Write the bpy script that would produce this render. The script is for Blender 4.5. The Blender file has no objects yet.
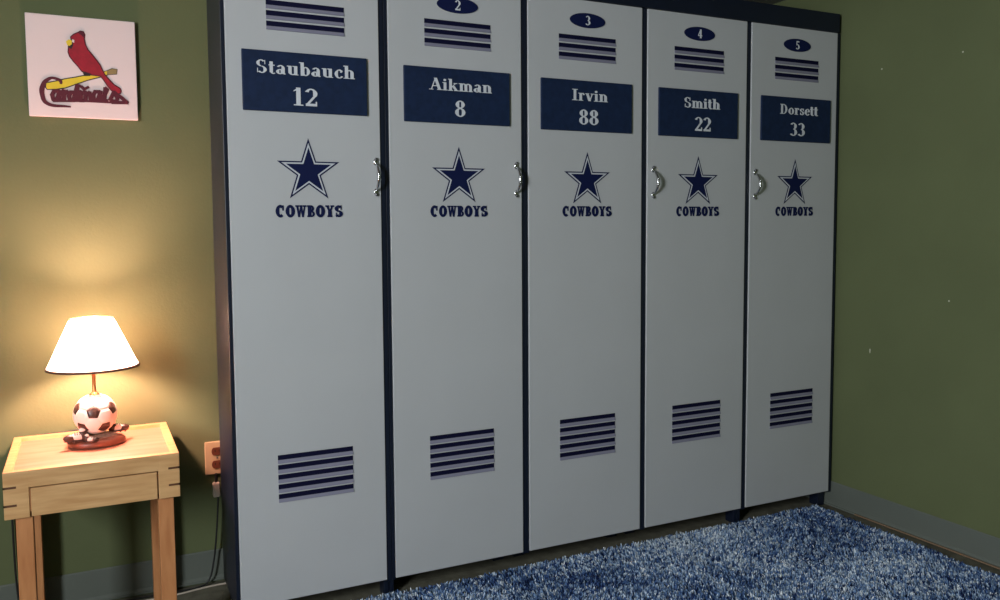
import bpy, bmesh, math, random
from mathutils import Vector, Matrix
random.seed(7)
S = bpy.context.scene
COL = S.collection

# ------------------------------------------------------------------ camera
def make_camera():
    cx, cy, cz = -0.33977, -2.37575, 1.07426
    yaw, pit, rol, f = 0.457994, 0.0696506, -0.0065166, 842.119
    fw = Vector((math.sin(yaw)*math.cos(pit), math.cos(yaw)*math.cos(pit), -math.sin(pit)))
    r = Vector((math.cos(yaw), -math.sin(yaw), 0)); u = r.cross(fw)
    r2 = r*math.cos(rol)+u*math.sin(rol); u2 = -r*math.sin(rol)+u*math.cos(rol)
    cd = bpy.data.cameras.new('camera'); cam = bpy.data.objects.new('camera', cd); COL.objects.link(cam)
    m = Matrix((r2, u2, -fw)).transposed().to_4x4(); m.translation = (cx, cy, cz)
    cam.matrix_world = m
    cd.sensor_width = 36; cd.lens = 36*f/1000
    cd.shift_x = -0.0005; cd.shift_y = -(300-281.66)/1000
    cd.clip_start = .02
    S.camera = cam
make_camera()

# ------------------------------------------------------------------ world, lights, exposure
W = bpy.data.worlds.new('world'); S.world = W; W.use_nodes = True
W.node_tree.nodes['Background'].inputs[0].default_value = (.75, .85, 1, 1)
W.node_tree.nodes['Background'].inputs[1].default_value = .15
S.view_settings.view_transform = 'Standard'; S.view_settings.look = 'None'
S.view_settings.exposure = 0; S.view_settings.gamma = 1; S.view_settings.use_curve_mapping = False

CEIL = 1.99
# added fill light out of view on the left, shaped as an invented window
WIN_Y, WIN_Z, WIN_W, WIN_H = -2.35, 1.38, 1.0, .72
def added_window_light(power, color):
    l = bpy.data.lights.new('added_window_fill', 'AREA'); l.shape = 'RECTANGLE'; l.size = WIN_W; l.size_y = WIN_H; l.energy = power; l.color = color
    o = bpy.data.objects.new('added_window_fill', l); COL.objects.link(o); o.location = (-2.1+.035, WIN_Y, WIN_Z)
    o.rotation_euler = Vector((1, 0, 0)).to_track_quat('-Z', 'Z').to_euler()
    return o
added_window_light(116, (.93, .965, 1))
BULB_POWER = 1330.0

# ------------------------------------------------------------------ materials
def s2l(c):
    return tuple(((v/255)/12.92 if v/255 <= .04045 else ((v/255+.055)/1.055)**2.4) for v in c)+(1,)
def mat(name, rgb, rough=.6, metal=0, noise=0, nscale=8, bump=0, bscale=60, spec=.5, stretch=None, srgb=True, dark=None):
    m = bpy.data.materials.new(name); m.use_nodes = True; nt = m.node_tree; b = nt.nodes['Principled BSDF']
    c = s2l(rgb) if srgb else tuple(rgb)+(1,)
    b.inputs['Base Color'].default_value = c; b.inputs['Roughness'].default_value = rough
    b.inputs['Metallic'].default_value = metal; b.inputs['Specular IOR Level'].default_value = spec
    tc = nt.nodes.new('ShaderNodeTexCoord'); mp = nt.nodes.new('ShaderNodeMapping')
    nt.links.new(tc.outputs['Object'], mp.inputs['Vector'])
    if stretch: mp.inputs['Scale'].default_value = stretch
    if noise or dark:
        n = nt.nodes.new('ShaderNodeTexNoise'); n.inputs['Scale'].default_value = nscale; n.inputs['Detail'].default_value = 4
        nt.links.new(mp.outputs[0], n.inputs['Vector'])
        rp = nt.nodes.new('ShaderNodeValToRGB')
        d = s2l(dark) if dark else tuple(v*(1-noise) for v in c[:3])+(1,)
        e = c if dark else tuple(min(1, v*(1+noise)) for v in c[:3])+(1,)
        rp.color_ramp.elements[0].color = d; rp.color_ramp.elements[1].color = e
        rp.color_ramp.elements[0].position = .32; rp.color_ramp.elements[1].position = .68
        nt.links.new(n.outputs['Fac'], rp.inputs['Fac']); nt.links.new(rp.outputs['Color'], b.inputs['Base Color'])
    if bump:
        n2 = nt.nodes.new('ShaderNodeTexNoise'); n2.inputs['Scale'].default_value = bscale; n2.inputs['Detail'].default_value = 3
        nt.links.new(mp.outputs[0], n2.inputs['Vector'])
        bp = nt.nodes.new('ShaderNodeBump'); bp.inputs['Strength'].default_value = bump; bp.inputs['Distance'].default_value = .01
        nt.links.new(n2.outputs['Fac'], bp.inputs['Height']); nt.links.new(bp.outputs[0], b.inputs['Normal'])
    return m
M = {}
M['wall'] = mat('olive_green_paint', (97, 105, 72), .8, noise=.05, nscale=3, bump=.05, bscale=120, spec=.25)
M['ceil'] = mat('ceiling_paint', (120, 120, 112), .9, noise=.03)
M['floor'] = mat('dark_floor', (108, 106, 92), .85, noise=.2, nscale=25, bump=.1, bscale=90, spec=.2)
M['base'] = mat('grey_vinyl_base', (98, 104, 97), .6, noise=.05, nscale=5, spec=.3)
M['tan'] = mat('tan_edge', (124, 102, 80), .6)
M['door'] = mat('pale_grey_paint', (186, 189, 192), .42, noise=.02, nscale=4, bump=.02, bscale=40)
M['navy'] = mat('navy_satin_paint', (17, 25, 42), .38, noise=.1, nscale=12, bump=.02, bscale=60)
M['plate'] = mat('navy_plate_paint', (22, 38, 68), .6, noise=.15, nscale=60, spec=.25)
M['letter'] = mat('pale_lettering', (208, 213, 220), .6)
M['ink'] = mat('navy_ink', (14, 24, 66), .6, spec=.2)
M['white'] = mat('white_edging', (196, 201, 208), .5)
M['slat'] = mat('lavender_slat', (132, 132, 152), .5)
M['slit'] = mat('dark_slit', (12, 14, 46), .7, spec=.15)
M['chrome'] = mat('chrome', (210, 212, 214), .18, metal=1)
M['steel'] = mat('dark_steel', (120, 120, 124), .35, metal=1)
M['canvas'] = mat('white_canvas', (232, 216, 214), .85, bump=.15, bscale=700, spec=.2)
M['red'] = mat('crimson_ink', (150, 14, 38), .7, noise=.15, nscale=60)
M['maroon'] = mat('maroon_ink', (84, 12, 34), .7)
M['yellow'] = mat('yellow_ink', (226, 200, 50), .7)
M['grip'] = mat('tan_ink', (150, 128, 80), .7)
M['black'] = mat('black_ink', (40, 26, 30), .7)
M['outlet'] = mat('ivory_plastic', (204, 180, 140), .4)
M['socket'] = mat('brown_plastic', (110, 62, 44), .4)
M['cordblack'] = mat('black_rubber', (22, 22, 22), .5)
M['cordwhite'] = mat('white_rubber', (190, 178, 164), .5)
M['maple'] = mat('light_maple', (216, 178, 124), .5, dark=(196, 154, 100), nscale=14, stretch=(1, 1, 9), bump=.03, bscale=60)
M['maplex'] = mat('light_maple_rail', (216, 172, 120), .5, dark=(196, 148, 96), nscale=9, stretch=(1, 8, 9), bump=.03, bscale=60)
M['cherry'] = mat('orange_cherry', (204, 142, 92), .5, dark=(180, 116, 70), nscale=12, stretch=(4, 4, .6))
M['panel'] = mat('pinkish_panel', (214, 140, 114), .5, dark=(200, 122, 94), nscale=7, stretch=(1, 7, 1))
M['walnut'] = mat('dark_walnut', (90, 54, 30), .6)
M['ballwhite'] = mat('ball_white', (240, 232, 224), .35)
M['ballblack'] = mat('ball_black', (62, 42, 36), .35)
M['brown'] = mat('brown_resin', (120, 66, 48), .4, noise=.2, nscale=50)
M['grass'] = mat('greyish_resin', (150, 128, 112), .6, noise=.3, nscale=120)
M['brass'] = mat('brass', (170, 112, 66), .3, metal=.9)
M['trim'] = mat('dark_braid', (74, 46, 36), .8)
M['chip'] = mat('bare_plaster', (190, 190, 170), .8)

def shade_mat():
    m = bpy.data.materials.new('ivory_shade_fabric'); m.use_nodes = True; nt = m.node_tree; nt.nodes.clear()
    out = nt.nodes.new('ShaderNodeOutputMaterial'); d = nt.nodes.new('ShaderNodeBsdfDiffuse'); t = nt.nodes.new('ShaderNodeBsdfTranslucent')
    n = nt.nodes.new('ShaderNodeTexNoise'); n.inputs['Scale'].default_value = 200
    rp = nt.nodes.new('ShaderNodeValToRGB'); rp.color_ramp.elements[0].color = (.86, .80, .70, 1); rp.color_ramp.elements[1].color = (.93, .88, .80, 1)
    nt.links.new(n.outputs['Fac'], rp.inputs[0])
    mx = nt.nodes.new('ShaderNodeMixShader'); mx.inputs[0].default_value = .5
    nt.links.new(rp.outputs[0], d.inputs[0]); nt.links.new(rp.outputs[0], t.inputs[0])
    nt.links.new(d.outputs[0], mx.inputs[1]); nt.links.new(t.outputs[0], mx.inputs[2]); nt.links.new(mx.outputs[0], out.inputs[0])
    return m
M['shade'] = shade_mat()
def emit_mat(name, col, st):
    m = bpy.data.materials.new(name); m.use_nodes = True; b = m.node_tree.nodes['Principled BSDF']
    b.inputs['Emission Color'].default_value = col; b.inputs['Emission Strength'].default_value = st
    b.inputs['Base Color'].default_value = (.9, .85, .8, 1)
    return m
M['bulb'] = emit_mat('glowing_bulb', (1, .53, .43, 1), BULB_POWER)

M['added_pane'] = emit_mat('added_glow_pane', (.9, .96, 1, 1), 3)  # glowing pane of the invented window, added to go with the fill light
def rug_mat():
    m = bpy.data.materials.new('blue_shag_yarn'); m.use_nodes = True; nt = m.node_tree; b = nt.nodes['Principled BSDF']
    a = nt.nodes.new('ShaderNodeAttribute'); a.attribute_name = 'yarn'
    nt.links.new(a.outputs['Color'], b.inputs['Base Color'])
    b.inputs['Roughness'].default_value = .75; b.inputs['Specular IOR Level'].default_value = .3
    return m
M['rug'] = rug_mat()
M['rugback'] = mat('navy_rug_backing', (30, 42, 74), .9)

# ------------------------------------------------------------------ mesh helpers
class MB:
    """collects geometry with material slots, then links it as ONE mesh object"""
    def __init__(self): self.v = []; self.f = []; self.mi = []; self.mats = []; self.sm = []
    def slot(self, m):
        if m not in self.mats: self.mats.append(m)
        return self.mats.index(m)
    def add(self, vs, fs, m, smooth=False):
        k = len(self.v); self.v += [tuple(v) for v in vs]; s = self.slot(m)
        for f in fs: self.f.append([i+k for i in f]); self.mi.append(s); self.sm.append(smooth)
        return self
    def from_bm(self, bm, m, smooth=False):
        bm.verts.index_update()
        self.add([v.co.copy() for v in bm.verts], [[v.index for v in f.verts] for f in bm.faces], m, smooth); bm.free(); return self
    def box(self, x0, x1, y0, y1, z0, z1, m, bev=0, seg=2):
        bm = bmesh.new(); bmesh.ops.create_cube(bm, size=1)
        for v in bm.verts: v.co = Vector(((x0+x1)/2+v.co.x*(x1-x0), (y0+y1)/2+v.co.y*(y1-y0), (z0+z1)/2+v.co.z*(z1-z0)))
        if bev: bmesh.ops.bevel(bm, geom=bm.edges[:], offset=bev, segments=seg, profile=.5, affect='EDGES')
        return self.from_bm(bm, m)
    def lathe(self, prof, m, n=32, c=(0, 0), sx=1, sy=1, smooth=True, wob=0):
        vs = []; fs = []
        for (r, z) in prof:
            for k in range(n):
                a = 2*math.pi*k/n; w = 1+wob*math.sin(a*3+1)
                vs.append((c[0]+r*sx*w*math.cos(a), c[1]+r*sy*w*math.sin(a), z))
        for i in range(len(prof)-1):
            for k in range(n):
                fs.append([i*n+k, i*n+(k+1) % n, (i+1)*n+(k+1) % n, (i+1)*n+k])
        return self.add(vs, fs, m, smooth)
    def tube(self, pts, r, m, n=8, rads=None):
        pts = [Vector(p) for p in pts]; vs = []; fs = []; up = None
        for i, p in enumerate(pts):
            t = (pts[min(i+1, len(pts)-1)]-pts[max(i-1, 0)]).normalized()
            if up is None: up = t.orthogonal().normalized()
            up = (up-t*up.dot(t)).normalized(); sd = t.cross(up); rr = rads[i] if rads else r
            for k in range(n):
                a = 2*math.pi*k/n; vs.append(p+up*math.cos(a)*rr+sd*math.sin(a)*rr)
        for i in range(len(pts)-1):
            for k in range(n): fs.append([i*n+k, i*n+(k+1) % n, (i+1)*n+(k+1) % n, (i+1)*n+k])
        fs.append(list(range(n))[::-1]); fs.append([(len(pts)-1)*n+k for k in range(n)])
        return self.add(vs, fs, m, True)
    def ellipsoid(self, c, r, m, u=20, v=12, rotz=0):
        vs = []; fs = []; cs, sn = math.cos(rotz), math.sin(rotz)
        for j in range(v+1):
            ph = math.pi*j/v
            for i in range(u):
                a = 2*math.pi*i/u; x = r[0]*math.sin(ph)*math.cos(a); y = r[1]*math.sin(ph)*math.sin(a)
                vs.append((c[0]+x*cs-y*sn, c[1]+x*sn+y*cs, c[2]-r[2]*math.cos(ph)))
        for j in range(v):
            for i in range(u): fs.append([j*u+i, j*u+(i+1) % u, (j+1)*u+(i+1) % u, (j+1)*u+i])
        return self.add(vs, fs, m, True)
    def slab(self, pts, y, th, m):
        """closed (x,z) outline -> prism whose front face lies at y-th (towards the viewer) and back at y"""
        n = len(pts)
        area = sum(pts[i][0]*pts[(i+1) % n][1]-pts[(i+1) % n][0]*pts[i][1] for i in range(n))
        if area < 0: pts = pts[::-1]
        vs = [(p[0], y-th, p[1]) for p in pts]+[(p[0], y, p[1]) for p in pts]
        fs = [list(range(n)), list(range(2*n-1, n-1, -1))]+[[(i+1) % n, i, n+i, n+(i+1) % n] for i in range(n)]
        return self.add(vs, fs, m)
    def build(self, name, parent=None, loc=(0, 0, 0)):
        me = bpy.data.meshes.new(name); me.from_pydata(self.v, [], self.f)
        for m in self.mats: me.materials.append(m)
        me.polygons.foreach_set('material_index', self.mi); me.polygons.foreach_set('use_smooth', self.sm); me.update()
        o = bpy.data.objects.new(name, me); COL.objects.link(o); o.location = loc
        if parent: o.parent = parent
        return o
def thing(name, label, cat, loc=(0, 0, 0), group=None):
    o = bpy.data.objects.new(name, None); COL.objects.link(o); o.location = loc; o.empty_display_size = .1
    tag(o, label, cat, group); return o
def tag(o, label, cat, group=None):
    o['label'] = label; o['category'] = cat
    if group: o['group'] = group
    return o
def struct(name, mb):
    o = mb.build(name); o['kind'] = 'structure'; return o

# ------------------------------------------------------------------ the room
FZ = -.068; RX = 2.31; BY = .39; LX = -2.1; FY = -4.2
struct('floor', MB().box(LX-.1, RX+.1, FY-.1, BY+.1, FZ-.1, FZ, M['floor']))
struct('ceiling', MB().box(LX-.1, RX+.1, FY-.1, BY+.1, CEIL, CEIL+.1, M['ceil']))
struct('wall_back', MB().box(LX-.1, RX+.1, BY, BY+.1, FZ, CEIL, M['wall']))
wr = struct('wall_right', MB().box(RX, RX+.1, FY-.1, BY, FZ, CEIL, M['wall']))
struct('wall_left', MB().box(LX-.1, LX, FY-.1, BY, FZ, CEIL, M['wall']))
struct('wall_front', MB().box(LX-.1, RX+.1, FY-.1, FY, FZ, CEIL, M['wall']))
def baseboard(name, fn):
    """vinyl base: tall thin strip with a small rounded toe"""
    prof = [(0, .033), (.003, .035), (.006, .031), (.006, FZ+.02), (.009, FZ+.012), (.013, FZ+.009), (.013, FZ+.004), (0, FZ+.004)]
    mb = MB(); n = len(prof); vs = []
    for e in (0, 1):
        for d, z in prof: vs.append(fn(d, z, e))
    fs = [[i, (i+1) % n, n+(i+1) % n, n+i] for i in range(n)]+[list(range(n))[::-1], [n+i for i in range(n)]]
    mb.add(vs, fs, M['base']); return struct(name, mb)
baseboard('baseboard_right', lambda d, z, e: (RX-d, (FY, BY-.014)[e], z))
baseboard('baseboard_back', lambda d, z, e: ((RX-.014, LX)[e], BY-d, z+.004))
struct('trim_1', MB().box(RX-.020, RX-.0135, FY+.02, -.12, FZ+.006, FZ+.0115, M['tan'], .001))
for (y, z, w, h) in ((-.159, .582, .0022, .009), (-.477, .797, .0028, .003), (-.5, 1.633, .003, .003), (-.181, 1.629, .003, .003)):
    pts = [(y+w*math.cos(a)*(1+.2*math.sin(3*a)), z+h*math.sin(a)) for a in [k*math.pi/5 for k in range(10)]]
    mb = MB(); n = 10; mb.add([(RX-.0008, p[0], p[1]) for p in pts]+[(RX+.0005, p[0], p[1]) for p in pts],
        [list(range(n))]+[[(i+1) % n, i, n+i, n+(i+1) % n] for i in range(n)], M['chip'])
    mb.build('paint_chip', wr)

# invented window frame and glowing pane around the added fill light (out of view)
wn = MB(); ya, yb, za, zb = WIN_Y-WIN_W/2, WIN_Y+WIN_W/2, WIN_Z-WIN_H/2, WIN_Z+WIN_H/2
for (a, b, c, d) in ((ya-.05, yb+.05, zb, zb+.05), (ya-.05, yb+.05, za-.05, za), (ya-.05, ya, za, zb), (yb, yb+.05, za, zb)):
    wn.box(LX, LX+.03, a, b, c, d, M['white'], .003)
wn.box(LX, LX+.05, ya-.07, yb+.07, za-.075, za-.05, M['white'], .003)
wn.box(LX+.001, LX+.006, ya, yb, za, zb, M['added_pane'])
struct('added_window_1', wn)

# ------------------------------------------------------------------ lettering
def arc(cx, cy, rx, ry, a0, a1, w, thin, n=18):
    out = []; inn = []
    full = abs(a1-a0) >= 360
    for k in range(n+1):
        a = math.radians(a0+(a1-a0)*k/n); t = thin+(w-thin)*abs(math.cos(a))**1.5
        out.append((cx+(rx+t/2)*math.cos(a), cy+(ry+thin/2+0*t)*math.sin(a)))
        inn.append((cx+(rx-t/2)*math.cos(a), cy+(ry-thin/2)*math.sin(a)))
    return [[out[k], out[k+1], inn[k+1], inn[k]] for k in range(n)]
def rect(x0, x1, y0, y1): return [[(x0, y0), (x1, y0), (x1, y1), (x0, y1)]]
def line(x0, y0, x1, y1, w):
    return [[(x0-w/2, y0), (x0+w/2, y0), (x1+w/2, y1), (x1-w/2, y1)]]
def glyph(ch):
    """serif bold letters on a cap height of 1; returns (quads, advance)"""
    W_, T = .19, .075
    st = lambda x, y0, y1: rect(x-W_/2, x+W_/2, y0, y1)
    sf = lambda x, y, w=.36: rect(x-w/2, x+w/2, y-.03, y+.03)
    top = lambda x, y: [[(x-W_/2-.09, y-.05), (x, y-.08), (x+W_/2, y), (x-W_/2-.09, y)]]
    a = ch
    if a == 'S': return arc(.33, .745, .18, .22, 35, 270, W_, T)+arc(.36, .265, .2, .23, 90, -145, W_, T)+rect(.53, .57, .66, .97)+rect(.1, .14, .03, .36), .72
    if a == 's': return arc(.24, .5, .12, .14, 35, 270, W_*.85, T)+arc(.26, .18, .14, .16, 90, -145, W_*.85, T)+rect(.38, .42, .44, .66)+rect(.08, .12, .02, .24), .52
    if a == 't': return st(.2, .1, .9)+rect(.04, .4, .6, .67)+arc(.31, .14, .11, .12, 180, 320, .12, T), .45
    if a == 'a': return arc(.26, .19, .14, .155, 0, 360, W_, T)+st(.45, .03, .5)+arc(.3, .5, .15, .145, 0, 165, W_*.8, T)+arc(.53, .08, .07, .06, 180, 330, .06, .05), .66
    if a == 'u': return st(.2, .18, .68)+top(.2, .68)+arc(.36, .18, .16, .15, 180, 330, W_, T)+st(.54, 0, .68)+top(.54, .68)+rect(.54, .7, 0, .05), .76
    if a == 'b': return st(.18, 0, 1)+top(.18, 1)+arc(.38, .33, .17, .31, 0, 360, W_, T), .7
    if a == 'c': return arc(.35, .33, .2, .31, 40, 325, W_, T)+arc(.46, .5, .03, .04, 0, 360, .07, .06, 8), .6
    if a == 'h': return st(.2, 0, 1)+top(.2, 1)+arc(.38, .46, .17, .19, 0, 170, W_, T)+st(.55, 0, .48)+sf(.2, .03)+sf(.57, .03, .3), .76
    if a == 'A': return line(.12, 0, .42, 1, .07)+line(.72, 0, .42, 1, .21)+rect(.22, .62, .3, .37)+sf(.12, .03, .3)+sf(.72, .03, .38), .9
    if a == 'i': return st(.2, 0, .68)+top(.2, .68)+sf(.2, .03)+arc(.19, .87, .05, .05, 0, 360, .1, .1, 10), .4
    if a == 'k': return st(.2, 0, 1)+top(.2, 1)+line(.28, .28, .55, .64, .07)+line(.62, .03, .38, .42, .2)+sf(.2, .03)+sf(.62, .03, .32)+sf(.55, .64, .26), .78
    if a == 'm': return st(.2, 0, .68)+top(.2, .68)+arc(.37, .46, .16, .19, 0, 160, W_, T)+st(.53, 0, .48)+arc(.7, .46, .16, .19, 0, 160, W_, T)+st(.87, 0, .48)+sf(.2, .03)+sf(.53, .03, .3)+sf(.88, .03, .3), 1.08
    if a == 'n': return st(.2, 0, .68)+top(.2, .68)+arc(.37, .46, .16, .19, 0, 160, W_, T)+st(.54, 0, .48)+sf(.2, .03)+sf(.56, .03, .3), .75
    if a == 'I': return st(.25, 0, 1)+sf(.25, .03, .42)+sf(.25, .97, .42), .5
    if a == 'r': return st(.2, 0, .68)+top(.2, .68)+sf(.2, .03)+arc(.36, .5, .13, .15, 60, 165, .12, T)+arc(.43, .57, .035, .035, 0, 360, .07, .07, 8), .56
    if a == 'v': return line(.34, 0, .14, .66, .19)+line(.34, 0, .54, .66, .07)+sf(.14, .65, .3)+sf(.54, .65, .24), .66
    if a == 'D': return st(.22, 0, 1)+sf(.22, .03, .4)+sf(.22, .97, .4)+arc(.38, .5, .3, .46, -90, 90, W_, T), .86
    if a == 'o': return arc(.35, .33, .2, .31, 0, 360, W_, T), .7
    if a == 'e': return arc(.34, .33, .19, .31, 10, 325, W_, T)+rect(.2, .56, .33, .4), .62
    if a == '1': return st(.3, 0, 1)+sf(.3, .03, .42)+[[(.08, .78), (.3, .86), (.3, 1), (.1, .84)]], .56
    if a == '2': return arc(.3, .7, .19, .25, 160, -40, W_, T)+line(.14, .1, .45, .54, .13)+rect(.06, .54, 0, .14)+rect(.5, .56, 0, .26), .62
    if a == '3': return arc(.28, .73, .17, .23, 150, -90, W_, T)+arc(.28, .27, .2, .24, 90, -150, W_, T), .6
    if a == '4': return st(.4, 0, 1)+rect(.06, .58, .24, .34)+line(.1, .3, .38, .98, .09), .62
    if a == '5': return rect(.14, .5, .86, 1)+rect(.12, .19, .5, 1)+arc(.27, .3, .2, .27, 110, -150, W_, T), .6
    if a == '8': return arc(.31, .75, .15, .21, 0, 360, W_, T)+arc(.31, .27, .18, .24, 0, 360, W_, T), .62
    return [], .3
def slabglyph(ch):
    """broad slab-serif capitals"""
    w = .37
    st = lambda x, y0=0, y1=1: rect(x-w/2, x+w/2, y0, y1)
    sf = lambda x, y, ww=.46: rect(x-ww/2, x+ww/2, y-.07, y+.07)
    if ch == 'C': return arc(.48, .5, .28, .41, 50, 310, w, .25)+rect(.66, .82, .55, .98), .96
    if ch == 'O': return arc(.48, .5, .28, .41, 0, 360, w, .25), .98
    if ch == 'W': return line(.36, 0, .18, .95, .2)+line(.36, 0, .55, .95, .14)+line(.74, 0, .55, .95, .2)+line(.74, 0, .92, .95, .14)+sf(.18, .93, .36)+sf(.55, .93, .3)+sf(.92, .93, .36), 1.12
    if ch == 'B': return st(.28)+sf(.24, .07, .4)+sf(.24, .93, .4)+arc(.42, .73, .2, .2, -90, 90, .2, .14)+arc(.44, .27, .24, .2, -90, 90, .22, .14), .86
    if ch == 'Y': return st(.46, 0, .5)+line(.46, .42, .2, .95, .22)+line(.46, .42, .72, .95, .16)+sf(.46, .07, .48)+sf(.2, .93, .36)+sf(.72, .93, .36), .94
    if ch == 'S': return arc(.4, .72, .2, .21, 20, 270, w, .16)+arc(.44, .28, .22, .21, 90, -160, w, .16)+rect(.62, .7, .62, 1)+rect(.14, .22, 0, .38), .84
    return [], .4
def text(mb, s, xc, z0, h, width, y, th, m, g=glyph, grow=0):
    quads = []; x = 0; nq = 0
    for ch in s:
        q, adv = g(ch); quads += [[(px+x, pz) for px, pz in f] for f in q]; x += adv
    xs = [p[0] for f in quads for p in f]; x0, x1 = min(xs), max(xs); sx = width/(x1-x0)
    for f in quads:
        pts = [(xc+(px-(x0+x1)/2)*sx, z0+pz*h) for px, pz in f]
        if grow:
            cx_ = sum(p[0] for p in pts)/4; cz_ = sum(p[1] for p in pts)/4
            a = sorted(p[0] for p in pts); b = sorted(p[1] for p in pts)
            kx = 1+2*grow/max(a[-1]-a[0], .001); kz = 1+2*grow/max(b[-1]-b[0], .001)
            pts = [(cx_+(p[0]-cx_)*kx, cz_+(p[1]-cz_)*kz) for p in pts]
        nq += 1; mb.slab(pts, y, th+nq*1.2e-5, m)

# ------------------------------------------------------------------ lockers
PITCH = .46; DH = 1.7924; DW = .431
def star_pts(cx, cz, R, flat=.40):
    return [(cx+(R if k % 2 == 0 else R*flat)*math.sin(k*math.pi/5), cz+(R if k % 2 == 0 else R*flat)*math.cos(k*math.pi/5)) for k in range(10)]
def carcass(parent, x0, a, b):
    mb = MB(); n = M['navy']; x1 = PITCH-.0007; y0, y1 = .020, .255; a -= .0012; b += .0012
    if b > x1-.004: b = x1-.012
    for p, q_ in ((x0, a), (b, x1)):                 # side panels reach forward between the doors
        mb.box(p, q_, .004, y1, -.006, DH, n, .0008)
    mb.box(a, b, y0, y1, -.004, .014, n); mb.box(a, b, y0, y1, DH-.018, DH, n)
    mb.box(a, b, y1-.006, y1, .014, DH-.018, n); mb.box(a, b, y0+.02, y1-.006, 1.40, 1.418, n)
    mb.build('carcass', parent)
def vent(parent, x0, x1, ztop, count, pitch=.0283):
    mb = MB()
    for k in range(count):
        z = ztop-k*pitch
        mb.box(x0, x1, -.0012, .001, z-.0135, z, M['slit'])
        # sloping slat below its slit, leaning out towards the bottom
        zs, ze = z-.0135, z-.0232
        vs = [(x0, -.001, zs), (x1, -.001, zs), (x1, -.0045, ze), (x0, -.0045, ze), (x0, .001, ze-.0005), (x1, .001, ze-.0005), (x0, .001, zs), (x1, .001, zs)]
        mb.add(vs, [[0, 3, 2, 1], [3, 4, 5, 2], [0, 6, 4, 3], [1, 2, 5, 7]], M['slat'])
    mb.build('vent', parent)
def handle(parent, x):
    h = MB(); z0, z1 = 1.158, 1.262; zc = (z0+z1)/2
    pts = []; n = 16
    for k in range(n+1):
        t = k/n; pts.append((x, -.004-.026*math.sin(math.pi*t)**.7, z0+.012+(z1-z0-.024)*t))
    h.tube(pts, .0045, M['chrome'], 10, rads=[.0030+.0020*math.sin(math.pi*k/n) for k in range(n+1)])
    for z in (z0+.009, z1-.009):
        h.ellipsoid((x, -.002, z), (.0075, .004, .010), M['chrome'], 14, 8)
        h.ellipsoid((x, -.006, z+(.008 if z > zc else -.008)), (.004, .004, .005), M['steel'], 10, 6)
    h.tube([(x, -.030, zc-.012), (x, -.030, zc-.009), (x, -.030, zc-.006)], .0062, M['chrome'], 10)
    h.tube([(x, -.030, zc+.006), (x, -.030, zc+.009), (x, -.030, zc+.012)], .0062, M['chrome'], 10)
    h.build('handle', parent)
def make_locker(i, xl, xr, name, namew, num, numw, nameh, hx, tc, feet_y, label):
    L = thing('locker', label, 'locker', (i*PITCH, 0, 0), 'numbered lockers along the back wall')
    dz = (.011, .002, -.002, -.003, -.002)[i]; ds = (.009, .001, -.001, -.001, .001)[i]
    xc = .2325; a = xl-i*PITCH; b = xr-i*PITCH
    carcass(L, .005 if i == 0 else .0007, a, b)
    for (fx0, fx1, fy) in feet_y:
        MB().box(fx0, fx1, fy, fy+.045, FZ, -.004, M['navy'], .002).build('foot', L)
    for fx in (.02, PITCH-.055): MB().box(fx, fx+.035, .20, .245, FZ, -.004, M['navy'], .002).build('foot', L)
    D = MB().box(a, b, 0, .018, 0, DH, M['door'], .0018, 3).build('door', L)
    # nameplate with raised lettering
    p = MB(); p.box(.0565, .4045, -.008, 0, 1.373+dz, 1.536+dz, M['plate'], .002)
    text(p, name, tc[0]-.0035, tc[1]+(.006 if i == 0 else .001), nameh, namew, -.0078, .0012, M['letter'])
    text(p, num, tc[2]-.0035, 1.394+dz*.8, .049, numw, -.0078, .0012, M['letter'])
    p.build('nameplate', D)
    # oval number badge
    o = MB(); o.slab([(xc+.067*math.cos(t), 1.728+.0235*math.sin(t)) for t in [k*math.pi/20 for k in range(40)]], 0, .003, M['ink'])
    text(o, str(i+1), xc, 1.713, .03, .018, -.003, .001, M['letter']); o.build('number_badge', D)
    vent(D, .125, .342, 1.679+dz*.5, 3); vent(D, .127, .344, .4235, 5, .0281)
    # star: navy outline, pale band, navy core
    s = MB(); sz = 1.2125+ds
    s.slab(star_pts(.2325, sz, .0925, .385), 0, .0010, M['ink'])
    s.slab(star_pts(.2325, sz, .080, .385), -.001, .0006, M['white'])
    s.slab(star_pts(.2325, sz, .067, .385), -.0016, .0006, M['ink'])
    s.build('star_emblem', D)
    w = MB(); text(w, 'COWBOYS', .2325, 1.094, .0335, .190, 0, .001, M['ink'], slabglyph); w.build('wordmark', D)
    if hx is not None: handle(D, hx)
    return L
R_ = (PITCH-.017, PITCH-.001, .032); L_ = (.001, .015, .032)
make_locker(0, .0160, .4435, 'Staubauch', .273, '12', .067, .036, .428, (.2345, 1.479, .2295), [(.006, .035, .032), R_], 'grey locker with number 12 on its navy nameplate, beside the side table')
make_locker(1, .472, .9085, 'Aikman', .206, '8', .034, .035, .428, (.2415, 1.471, .2385), [L_, (.4, .44, .13)], 'grey locker with a single 8 on its navy nameplate')
make_locker(2, .933, 1.370, 'Irvin', .136, '88', .074, .036, None, (.2415, 1.468, .2365), [(.02, .06, .13), (.4, .44, .13)], 'grey locker with number 88 on its nameplate, the middle one, no handle')
make_locker(3, 1.393, 1.8305, 'Smith', .157, '22', .071, .036, .037, (.245, 1.469, .248), [(.02, .06, .13), R_], 'grey locker with number 22 on its navy nameplate')
make_locker(4, 1.853, 2.282, 'Dorsett', .190, '33', .074, .036, .034, (.244, 1.470, .2365), [L_, (PITCH-.04, PITCH-.006, .032)], 'grey locker with number 33 on its nameplate, against the right-hand wall')
fb = MB(); fb.box(.003, 2.288, -.004, .257, DH+.001, 1.864, M['navy'], .0015)
tag(fb.build('top_board'), 'long navy board running across the tops of all five lockers', 'board')

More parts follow.
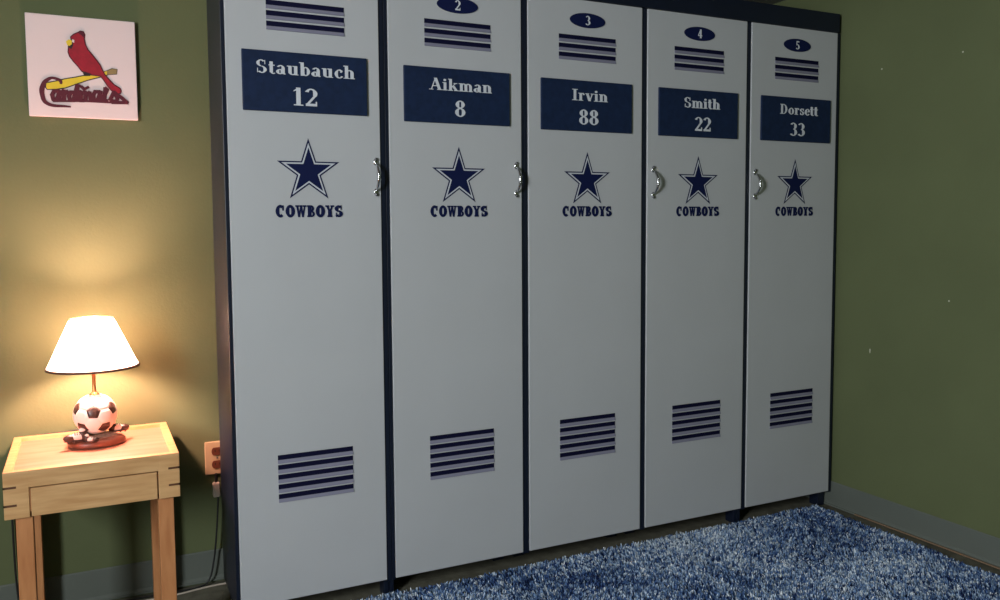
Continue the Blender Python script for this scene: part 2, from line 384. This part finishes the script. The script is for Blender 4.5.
# ------------------------------------------------------------------ wall plaque with bird
PY = .388; PTH = .014
pl = thing('wall_plaque', 'square white canvas plaque with a red bird on a yellow bat', 'wall art', (0, PY, .003))
MB().box(-.4675, -.1835, -PTH, 0, 1.383, 1.670, M['canvas'], .002).build('canvas', pl)
def pc(u, v):   # local picture coordinates (0..1 from the left, 0..1 from the bottom)
    return (-.4675+.284*u, 1.383+.287*v)
def q(pts):     # points noted on a 100 x 100 drawing grid, y downwards
    return [pc(x/100, 1-y/100) for x, y in pts]
def strip(mb, pts, w, y, th, m):
    P = q(pts); w = w*.00285
    for k in range(len(P)-1):
        a = Vector(P[k]); b = Vector(P[k+1]); d = (b-a)
        if d.length == 0: continue
        d.normalize(); nn = Vector((-d.y, d.x))*w/2; e = d*w*.3
        mb.slab([tuple(a-e+nn), tuple(a-e-nn), tuple(b+e-nn), tuple(b+e+nn)], y, th, m)
em = MB(); y0 = -PTH
def grow(pts, d):
    n = len(pts); ar = sum(pts[k][0]*pts[(k+1) % n][1]-pts[(k+1) % n][0]*pts[k][1] for k in range(n)); sg = 1 if ar > 0 else -1; out = []
    for k in range(n):
        a = Vector(pts[k-1]); b = Vector(pts[k]); c = Vector(pts[(k+1) % n])
        t = ((b-a).normalized()+(c-b).normalized()); t = t.normalized() if t.length > 1e-6 else Vector((1, 0))
        out.append((b.x+sg*t.y*d, b.y-sg*t.x*d))
    return out
bat = [(16.4, 67.6), (16.0, 71.4), (17.1, 73.2), (24.8, 72.5), (32.9, 70.7), (42.4, 66.6), (53.7, 61.7), (65.3, 57.8), (71.7, 55.4), (72.0, 51.6), (65.3, 54.4), (54.0, 57.1), (42.8, 60.3), (32.9, 62.7), (25.2, 65.2)]
grip = [(72.0, 51.6), (71.7, 55.4), (80.8, 54.0), (81.5, 49.5), (76.9, 49.1)]
body = [(49.1, 14.3), (51.2, 14.6), (52.3, 17.1), (51.6, 21.3), (52.6, 27.5), (54.8, 32.1), (58.3, 36.6), (62.1, 41.5), (65.3, 46.3), (67.4, 51.6), (69.2, 55.4), (73.4, 60.6), (78.0, 65.5), (83.3, 68.6), (84.3, 71.1), (83.6, 73.2), (79.4, 73.5), (75.5, 70.4), (72.4, 66.2), (69.2, 61.0), (66.0, 56.8), (62.1, 56.4), (57.2, 56.1), (53.3, 55.4), (49.1, 53.3), (45.6, 48.4), (41.7, 43.9), (38.6, 39.4), (37.5, 35.5), (37.9, 31.4), (38.2, 27.9), (40.7, 23.3), (40.3, 20.6), (42.8, 18.1), (46.7, 16.0)]
em.slab(q(grow(bat, 1.0)), y0, .0006, M['black']); em.slab(q(bat), y0-.0006, .0006, M['yellow'])
em.slab(q(grow(grip, .7)), y0, .0008, M['black']); em.slab(q(grip), y0-.0008, .0006, M['grip'])
em.slab(q(grow(body, 1.1)), y0-.0012, .0005, M['maroon']); em.slab(q(body), y0-.0017, .0006, M['red'])
em.slab(q([(46.7, 16.0), (49.1, 14.3), (51.2, 14.6), (52.3, 17.1), (51.6, 20.2), (49.5, 17.8)]), y0-.0023, .0004, M['maroon'])
em.slab(q([(37.9, 26.1), (41.0, 22.6), (42.1, 28.2), (40.0, 32.4), (37.9, 31.4)]), y0-.0023, .0005, M['black'])
em.slab(q([(35.4, 25.4), (38.2, 23.0), (40.7, 24.0), (40.7, 27.5), (38.2, 29.6), (36.4, 28.6)]), y0-.0028, .0005, M['yellow'])
em.slab(q([(41.0, 22.6), (43.1, 23.3), (42.8, 26.1), (41.0, 25.4)]), y0-.0028, .0005, M['canvas'])
em.slab(q([(48.8, 53.3), (57.2, 55.7), (56.2, 57.8), (50.9, 58.2)]), y0-.0023, .0005, M['black'])
# script word: big C as one curved band, then joined lower-case letters
def band(ctrl, ws, y, th, m):
    P = [Vector((p[0], p[1], 0)) for p in ctrl]; P = [P[0]]+P+[P[-1]]; W2 = [ws[0]]+ws+[ws[-1]]; L_ = []; R2 = []; ps = []
    for i in range(1, len(P)-2):
        for k in range(6):
            t = k/6; a, b, c, d_ = P[i-1:i+3]
            ps.append((.5*((2*b)+(-a+c)*t+(2*a-5*b+4*c-d_)*t*t+(-a+3*b-3*c+d_)*t**3), W2[i]*(1-t)+W2[i+1]*t))
    ps.append((P[-2], W2[-2]))
    for k, (p, w) in enumerate(ps):
        t = (ps[min(k+1, len(ps)-1)][0]-ps[max(k-1, 0)][0]).normalized(); L_.append((p.x-t.y*w/2, p.y+t.x*w/2)); R2.append((p.x+t.y*w/2, p.y-t.x*w/2))
    em.slab(q(L_+R2[::-1]), y, th, m)
band([(29.4, 67.6), (29.0, 64.5), (25.9, 62.7), (21.3, 62.0), (17.4, 64.1), (14.3, 67.6), (12.1, 74.2), (12.5, 80.1), (13.9, 85.0), (17.4, 87.8), (22.7, 89.2), (29.8, 89.2), (37.5, 89.5)], [2.2, 3.2, 2.8, 2.6, 3.4, 4.2, 4.6, 4.2, 3.8, 3.4, 3.0, 2.6, 1.6], y0-.0012, .0006, M['maroon'])
nst = 0
def s_(pts, w=2.5):
    global nst
    for k in range(len(pts)-1):
        nst += 1; strip(em, [(a, b-1.2-(a-21)*.04) for a, b in pts[k:k+2]], w*1.35, y0-.0018, .0006+nst*6e-6, M['maroon'])
x = 21
for ch in 'ardinals':
    if ch == 'a': s_([(x+6, 76), (x+2, 76), (x, 80), (x+1, 84.5), (x+4, 84.5), (x+7, 76), (x+6.5, 84.5), (x+9, 85)], 2.8); x += 8.6
    elif ch == 'r': s_([(x, 78), (x+2, 75.5), (x+2, 85)], 2.8); s_([(x+2, 79), (x+5.5, 76.5)], 3); x += 6.4
    elif ch == 'd': s_([(x+6, 77), (x+2, 77), (x, 81), (x+1, 85), (x+4, 85), (x+8, 70), (x+7.5, 85)], 2.8); x += 9
    elif ch == 'i': s_([(x, 77), (x+2, 76.5), (x+1.5, 85), (x+4, 85)], 2.8); s_([(x+3, 71.5), (x+4, 72.5)], 2.4); x += 5
    elif ch == 'n': s_([(x, 77), (x+1.5, 77), (x+1, 85)], 2.8); s_([(x+1, 80), (x+5, 77), (x+6, 85)], 2.8); x += 8.2
    elif ch == 'l': s_([(x, 84), (x+4.5, 74), (x+3, 72.5), (x+1.5, 84), (x+4, 85)], 2.8); x += 6
    elif ch == 's': s_([(x+1, 84), (x+5, 76), (x+8, 82), (x+7, 85.5), (x+2, 85)], 2.8); x += 8
s_([(22, 86), (50, 85.5), (76, 86.5)], 1.6)
s_([(79, 77), (84, 81), (90, 86.5), (76, 86.5)], 2.6)
s_([(42, 76), (46, 70), (50, 74), (54, 71.5)], 1.8)
em.build('bird_emblem', pl)

# ------------------------------------------------------------------ side table
TX0, TX1, TY0, TY1, TZ = -.541, -.136, -.030, .362, .473
tb = thing('side_table', 'small light wooden side table with one drawer, holding the lamp', 'table', (0, 0, 0))
AB = .355  # apron underside
w = MB(); rim = .020
w.box(TX0+rim-.002, TX1-rim+.002, TY0+rim-.002, TY1-rim+.002, TZ-.020, TZ-.010, M['panel']); w.build('table_top', tb)
w = MB(); mp = M['maplex']; th = rim
# front rail is cut around the drawer
DX0, DX1, DZ1 = -.482, -.192, .427
w.box(TX0, DX0-.0035, TY0, TY0+th, AB, TZ, mp, .0015); w.box(DX1+.0035, TX1, TY0, TY0+th, AB, TZ, mp, .0015)
w.box(DX0-.0040, DX1+.0040, TY0, TY0+th, DZ1+.0035, TZ, mp, .0005)
w.box(TX0, TX1, TY1-th, TY1, AB, TZ, mp, .0015)
for x0 in (TX0, TX1-th): w.box(x0+.0003, x0+th-.0003, TY0+th, TY1-th, AB, TZ-.0002, mp, .001)
for x0, x1 in ((TX0-.0006, TX0+.028), (TX1-.028, TX1+.0006)):      # dark splines across the corners
    for z in (.434, .389):
        w.box(x0, x1, TY0-.0006, TY0+.004, z-.0027, z+.0027, M['walnut'])
        xa, xb = (x0, x0+.004) if x0 < -.4 else (x1-.004, x1)
        w.box(xa, xb, TY0-.0006, TY0+.030, z-.0027, z+.0027, M['walnut'])
w.build('apron', tb)
w = MB(); w.box(DX0, DX1, TY0+.001, TY0+.016, AB+.001, DZ1, mp, .0012)
w.box(DX0+.012, DX1-.012, TY0+.016, TY0+.30, AB+.004, AB+.010, M['maple'])
for x0 in (DX0+.012, DX1-.020): w.box(x0, x0+.008, TY0+.016, TY0+.30, AB+.010, DZ1-.012, M['maple'])
w.box(DX0+.020, DX1-.020, TY0+.292, TY0+.30, AB+.010, DZ1-.012, M['maple'])
w.build('drawer', tb)
for lx in (-.518, -.190):
    for ly in (TY0+.012, TY1-.054):
        w = MB(); bm = bmesh.new(); bmesh.ops.create_cube(bm, size=1)
        for v in bm.verts:
            v.co = Vector((lx+.019+v.co.x*.038, ly+.021+v.co.y*.042, (FZ+AB+.02)/2+v.co.z*(AB+.02-FZ)))
            if v.co.z > .2 : v.co.z = AB-.0005
        bmesh.ops.bevel(bm, geom=bm.edges[:], offset=.002, segments=2, profile=.5, affect='EDGES')
        w.from_bm(bm, M['cherry']); w.build('leg', tb)

# ------------------------------------------------------------------ lamp
LXc, LYc, LZ = -.331, .205, TZ-.010
lamp = thing('table_lamp', 'lit lamp with a white cone shade over a soccer ball base', 'lamp', (LXc, LYc, LZ))
MB().lathe([(0, .0005), (.070, .0005), (.074, .006), (.073, .016), (.066, .021), (.0, .037)], M['brown'], 40, sx=1, sy=.74, wob=.03).build('plinth', lamp)
MB().lathe([(0, .018), (.058, .018), (.052, .027), (.035, .032), (0, .034)], M['grass'], 36, sx=1, sy=.74, wob=.06).build('turf_mound', lamp)
def soccer_ball(R, axis, up):
    ph = (1+5**.5)/2
    V = [Vector(v).normalized() for v in [(-1, ph, 0), (1, ph, 0), (-1, -ph, 0), (1, -ph, 0), (0, -1, ph), (0, 1, ph), (0, -1, -ph), (0, 1, -ph), (ph, 0, -1), (ph, 0, 1), (-ph, 0, -1), (-ph, 0, 1)]]
    d = min((a-b).length for a in V for b in V if a is not b)
    # turn vertex 0 to `axis`, its first neighbour to `up`
    n0 = [v for v in V if 0 < (v-V[0]).length < d*1.01][0]
    z1 = V[0]; x1 = (n0-z1*n0.dot(z1)).normalized(); A = Matrix((x1, z1.cross(x1), z1)).transposed()
    z2 = axis.normalized(); x2 = (up-z2*up.dot(z2)).normalized(); B = Matrix((x2, z2.cross(x2), z2)).transposed()
    V = [B @ A.transposed() @ v for v in V]
    N = {i: [j for j in range(12) if j != i and (V[i]-V[j]).length < d*1.01] for i in range(12)}
    polys = []
    for i in range(12):
        c = V[i]; e = (V[N[i][0]]-c); ex = (e-c*e.dot(c)).normalized(); ey = c.cross(ex)
        pts = sorted([c+(V[j]-c)/3 for j in N[i]], key=lambda p: math.atan2((p-c).dot(ey), (p-c).dot(ex)))
        polys.append((pts, M['ballblack']))
    for i in range(12):
        for j in N[i]:
            for k in N[j]:
                if i < j < k and k in N[i]:
                    pts = []
                    for a, b in ((i, j), (j, k), (k, i)): pts += [V[a]+(V[b]-V[a])/3, V[b]+(V[a]-V[b])/3]
                    c = sum(pts, Vector())/6
                    if (pts[1]-pts[0]).cross(pts[2]-pts[1]).dot(c) < 0: pts = pts[::-1]
                    polys.append((pts, M['ballwhite']))
    mb = MB(); K = 5
    for pts, m in polys:
        c = sum(pts, Vector())/len(pts); n = len(pts)
        for a in range(n):
            p, r = pts[a], pts[(a+1) % n]; idx = {}; vs = []; fs = []
            for s in range(K+1):
                for t in range(s+1):
                    e = s/K
                    e2 = e if s < K else 1.0
                    v = c+(p-c)*(e2*(1-(t/s if s else 0)))+(r-c)*(e2*(t/s if s else 0))
                    v = v.normalized()*R*(1.0 if s < K-1 else (.995 if s == K-1 else .965))
                    idx[s, t] = len(vs); vs.append(v)
            for s in range(K):
                for t in range(s+1):
                    fs.append([idx[s, t], idx[s+1, t], idx[s+1, t+1]])
                    if t < s: fs.append([idx[s, t], idx[s+1, t+1], idx[s, t+1]])
            mb.add(vs, fs, m, True)
    return mb
tocam = (Vector((-.34, -2.376, 1.074))-Vector((LXc, LYc, .55))).normalized()
BZ = .088
ax = (tocam+Vector((-.08, 0, .06))).normalized()
soccer_ball(.0565, ax, Vector((.05, 0, 1))).build('ball', lamp, (0, 0, BZ))
def boot(cx, cy, cz, ang, sc=1):
    """little studded boot: sole, toe, ankle and collar"""
    b = MB(); c, s = math.cos(ang), math.sin(ang)
    P = lambda x, y, z: (cx+(x*c-y*s)*sc, cy+(x*s+y*c)*sc, cz+z*sc)
    b.ellipsoid(P(-.018, 0, .010), (.017*sc, .010*sc, .010*sc), M['ballblack'], 16, 10, ang)
    b.ellipsoid(P(.002, 0, .012), (.020*sc, .011*sc, .011*sc), M['ballwhite'], 16, 10, ang)
    b.ellipsoid(P(.016, 0, .015), (.013*sc, .011*sc, .015*sc), M['ballblack'], 16, 10, ang)
    b.ellipsoid(P(.014, 0, .028), (.009*sc, .008*sc, .007*sc), M['ballwhite'], 14, 8, ang)
    b.ellipsoid(P(0, 0, .002), (.034*sc, .010*sc, .004*sc), M['ballblack'], 18, 8, ang)
    for t in (-.006, 0, .006): b.tube([P(t, -.009, .018), P(t+.001, 0, .0235), P(t, .009, .018)], .0012*sc, M['ballblack'], 6)
    for t in (-.022, -.008, .012, .022): b.tube([P(t, 0, -.001), P(t, 0, -.005)], .0028*sc, M['ballblack'], 8)
    return b
boot(-.047, -.034, .024, .15).build('boot', lamp)
boot(-.014, -.050, .022, 2.9, .62).build('boot', lamp)
boot(.056, .020, .028, 3.3, .9).build('boot', lamp)
MB().lathe([(.013, .140), (.013, .144), (.0065, .148), (.0048, .15), (.0048, .225), (.011, .228), (.014, .235), (.014, .262), (.0, .262)], M['brass'], 20).build('stem', lamp)
SB, ST, RB, RT = .220, .355, .1165, .055
MB().lathe([(RB, SB), (RB-.0006, SB+.002), (RT, ST)], M['shade'], 64).build('lamp_shade', lamp)
sh = bpy.data.objects['lamp_shade']
tr = MB(); tr.lathe([(RB-.001, SB+.004), (RB+.0022, SB+.004), (RB+.0026, SB-.002), (RB-.001, SB-.002), (RB-.001, SB+.004)], M['trim'], 64)
tr.build('shade_trim', sh)
tr = MB(); tr.lathe([(RT-.001, ST+.0012), (RT+.001, ST+.0012), (RT+.0015, ST-.002), (RT-.001, ST-.002), (RT-.001, ST+.0012)], M['brass'], 48)
for k in range(3):
    a = k*2*math.pi/3+.4; tr.tube([(0, 0, ST-.012), ((RT-.002)*math.cos(a), (RT-.002)*math.sin(a), ST-.001)], .0012, M['brass'], 6)
tr.build('shade_ring', sh)
MB().lathe([(.0, .262), (.010, .262), (.012, .270), (.021, .288), (.0235, .302), (.020, .316), (.010, .324), (0, .326)], M['bulb'], 24).build('bulb', lamp)
def spline(pts, n=8):
    P = [Vector(p) for p in pts]; P = [P[0]]+P+[P[-1]]; out = []
    for i in range(1, len(P)-2):
        for k in range(n):
            t = k/n; a, b, c, d = P[i-1:i+3]
            out.append(.5*((2*b)+(-a+c)*t+(2*a-5*b+4*c-d)*t*t+(-a+3*b-3*c+d)*t**3))
    out.append(P[-2]); return out
O = Vector((LXc, LYc, LZ))
cp = [(-.331, .262, .472), (-.333, .33, .477), (-.335, .372, .478), (-.40, .380, .470), (-.52, .382, .462), (-.552, .380, .42), (-.556, .378, .2), (-.55, .372, 0), (-.53, .335, FZ+.004), (-.44, .325, FZ+.006), (-.35, .340, FZ+.006), (-.25, .355, FZ+.006), (-.15, .352, FZ+.006), (-.06, .355, FZ+.006), (-.026, .36, -.047), (-.009, .362, .015), (.002, .362, .11), (.009, .364, .206), (.008, .368, .225)]
MB().tube([p-O for p in spline(cp)], .0028, M['cordblack'], 8).build('power_cord', lamp)
pg = MB(); pg.box(-.005, .017, .358, .3795, .215, .262, M['cordwhite'], .005, 3)
pg.box(.0015, .0105, .364, .374, .262, .290, M['cordblack'], .002)
tag(pg.build('plug_adapter'), 'small white plug adapter hanging under the wall outlet', 'plug')
wc = MB(); wc.tube(spline([(-.30, .300, FZ+.0045), (-.27, .325, FZ+.0045), (-.22, .333, FZ+.0045), (-.17, .330, FZ+.0045), (-.11, .336, FZ+.0045), (-.06, .345, FZ+.0045), (-.02, .350, FZ+.0045), (.10, .352, FZ+.0045)]), .0030, M['cordwhite'], 8)
tag(wc.build('white_cable'), 'thin white cable lying on the floor along the wall', 'cable')

# ------------------------------------------------------------------ wall outlet
ot = thing('wall_outlet', 'ivory double wall outlet between the side table and the lockers', 'outlet', (.013, BY, .336))
MB().box(-.037, .037, -.006, -.0005, -.053, .053, M['outlet'], .003, 3).build('cover_plate', ot)
for z in (.021, -.021):
    r = MB(); r.slab([(.017*math.cos(a)*1.0, z+max(-.0125, min(.0125, .017*math.sin(a)))) for a in [k*math.pi/14 for k in range(28)]], -.006, .002, M['socket'])
    for dx, hh in ((-.006, .004), (.006, .0035)): r.box(dx-.001, dx+.001, -.0084, -.0078, z-hh+.002, z+hh+.002, M['cordblack'])
    r.build('receptacle', ot)
MB().lathe([(0, 0), (.003, 0), (.003, .001), (0, .0015)], M['steel'], 12).build('screw', ot)
sc = bpy.data.objects['screw']; sc.rotation_euler = (math.pi/2, 0, 0); sc.location = (0, -.006, 0)

# ------------------------------------------------------------------ shag rug
def make_rug():
    import numpy as np
    rng = np.random.default_rng(3)
    X0, X1, Y0, Y1 = -.15, 2.235, -1.45, .022
    rug = thing('shag_rug', 'blue mottled shag rug on the floor in front of the lockers', 'rug', (0, 0, FZ))
    MB().box(X0+.006, X1-.006, Y0+.006, Y1-.006, .0005, .006, M['rugback'], .002).build('backing', rug)
    sp = .0078
    gx = np.arange(X0+sp, X1-sp, sp); gy = np.arange(Y0+sp, Y1-sp, sp)
    gx, gy = np.meshgrid(gx, gy); n = gx.size
    gx = gx.ravel()+rng.normal(0, sp*.35, n); gy = gy.ravel()+rng.normal(0, sp*.35, n)
    B = 4                                   # yarns in a tuft
    n2 = n*B
    bx = np.repeat(gx, B)+rng.normal(0, .0022, n2); by = np.repeat(gy, B)+rng.normal(0, .0022, n2)
    def field(x, y, s, seed):
        r = np.random.default_rng(seed); v = np.zeros_like(x)
        for _ in range(9):
            a = r.uniform(0, 6.283); k = s*r.uniform(.5, 1.8); v += np.sin((x*np.cos(a)+y*np.sin(a))*k+r.uniform(0, 6.28))
        return v/3
    la = field(bx, by, 14, 1)*1.4+rng.uniform(0, 6.283, n2)*.55
    lean = rng.uniform(.002, .0075, n2); h = rng.uniform(.013, .021, n2)*(1+.15*field(bx, by, 22, 5))
    tx = bx+np.cos(la)*lean; ty = by+np.sin(la)*lean
    tx = np.clip(tx, X0-.002, X1+.004); ty = np.clip(ty, Y0, Y1+.006)
    wa = rng.uniform(0, 3.1416, n2); wd = rng.uniform(.0012, .0021, n2)
    wx, wy = np.cos(wa)*wd, np.sin(wa)*wd
    mx, my = bx+(tx-bx)*.35, by+(ty-by)*.35
    V = np.zeros((n2, 6, 3))
    V[:, 0] = np.stack([bx-wx, by-wy, np.full(n2, .004)], 1); V[:, 1] = np.stack([bx+wx, by+wy, np.full(n2, .004)], 1)
    V[:, 2] = np.stack([mx-wx*1.2, my-wy*1.2, h*.6], 1); V[:, 3] = np.stack([mx+wx*1.2, my+wy*1.2, h*.6], 1)
    V[:, 4] = np.stack([tx-wx*.8, ty-wy*.8, h], 1); V[:, 5] = np.stack([tx+wx*.8, ty+wy*.8, h*.97], 1)
    base = (np.arange(n2)*6)[:, None]
    F = np.concatenate([base+np.array([0, 1, 3, 2]), base+np.array([2, 3, 5, 4])], 1).reshape(-1)
    me = bpy.data.meshes.new('pile'); me.vertices.add(n2*6); me.vertices.foreach_set('co', V.ravel())
    me.loops.add(F.size); me.loops.foreach_set('vertex_index', F.astype(np.int32))
    nf = n2*2; me.polygons.add(nf); me.polygons.foreach_set('loop_start', (np.arange(nf)*4).astype(np.int32))
    me.update(calc_edges=True)
    # yarn colours: navy, mid blue, pale blue, mixed in drifting patches
    pal = np.array([s2l(c)[:3] for c in ((20, 38, 84), (56, 88, 142), (118, 150, 192), (186, 206, 226), (232, 240, 246))])
    drift = field(bx, by, 9, 11)*.6+field(bx, by, 34, 12)*.45
    tuft = np.repeat(rng.normal(0, 1.0, n), B)
    val = 2.0+drift*.75+tuft*1.15+rng.normal(0, .35, n2)
    val = np.clip(val, 0, 3.999); i0 = val.astype(int); fr = (val-i0)[:, None]
    colr = pal[i0]*(1-fr)+pal[i0+1]*fr
    C = np.ones((n2*6, 4), dtype=np.float32); C[:, :3] = np.repeat(colr, 6, 0)
    at = me.color_attributes.new('yarn', 'FLOAT_COLOR', 'POINT'); at.data.foreach_set('color', C.ravel())
    me.materials.append(M['rug']); o = bpy.data.objects.new('pile', me); COL.objects.link(o); o.parent = rug; o['kind'] = 'stuff'
make_rug()
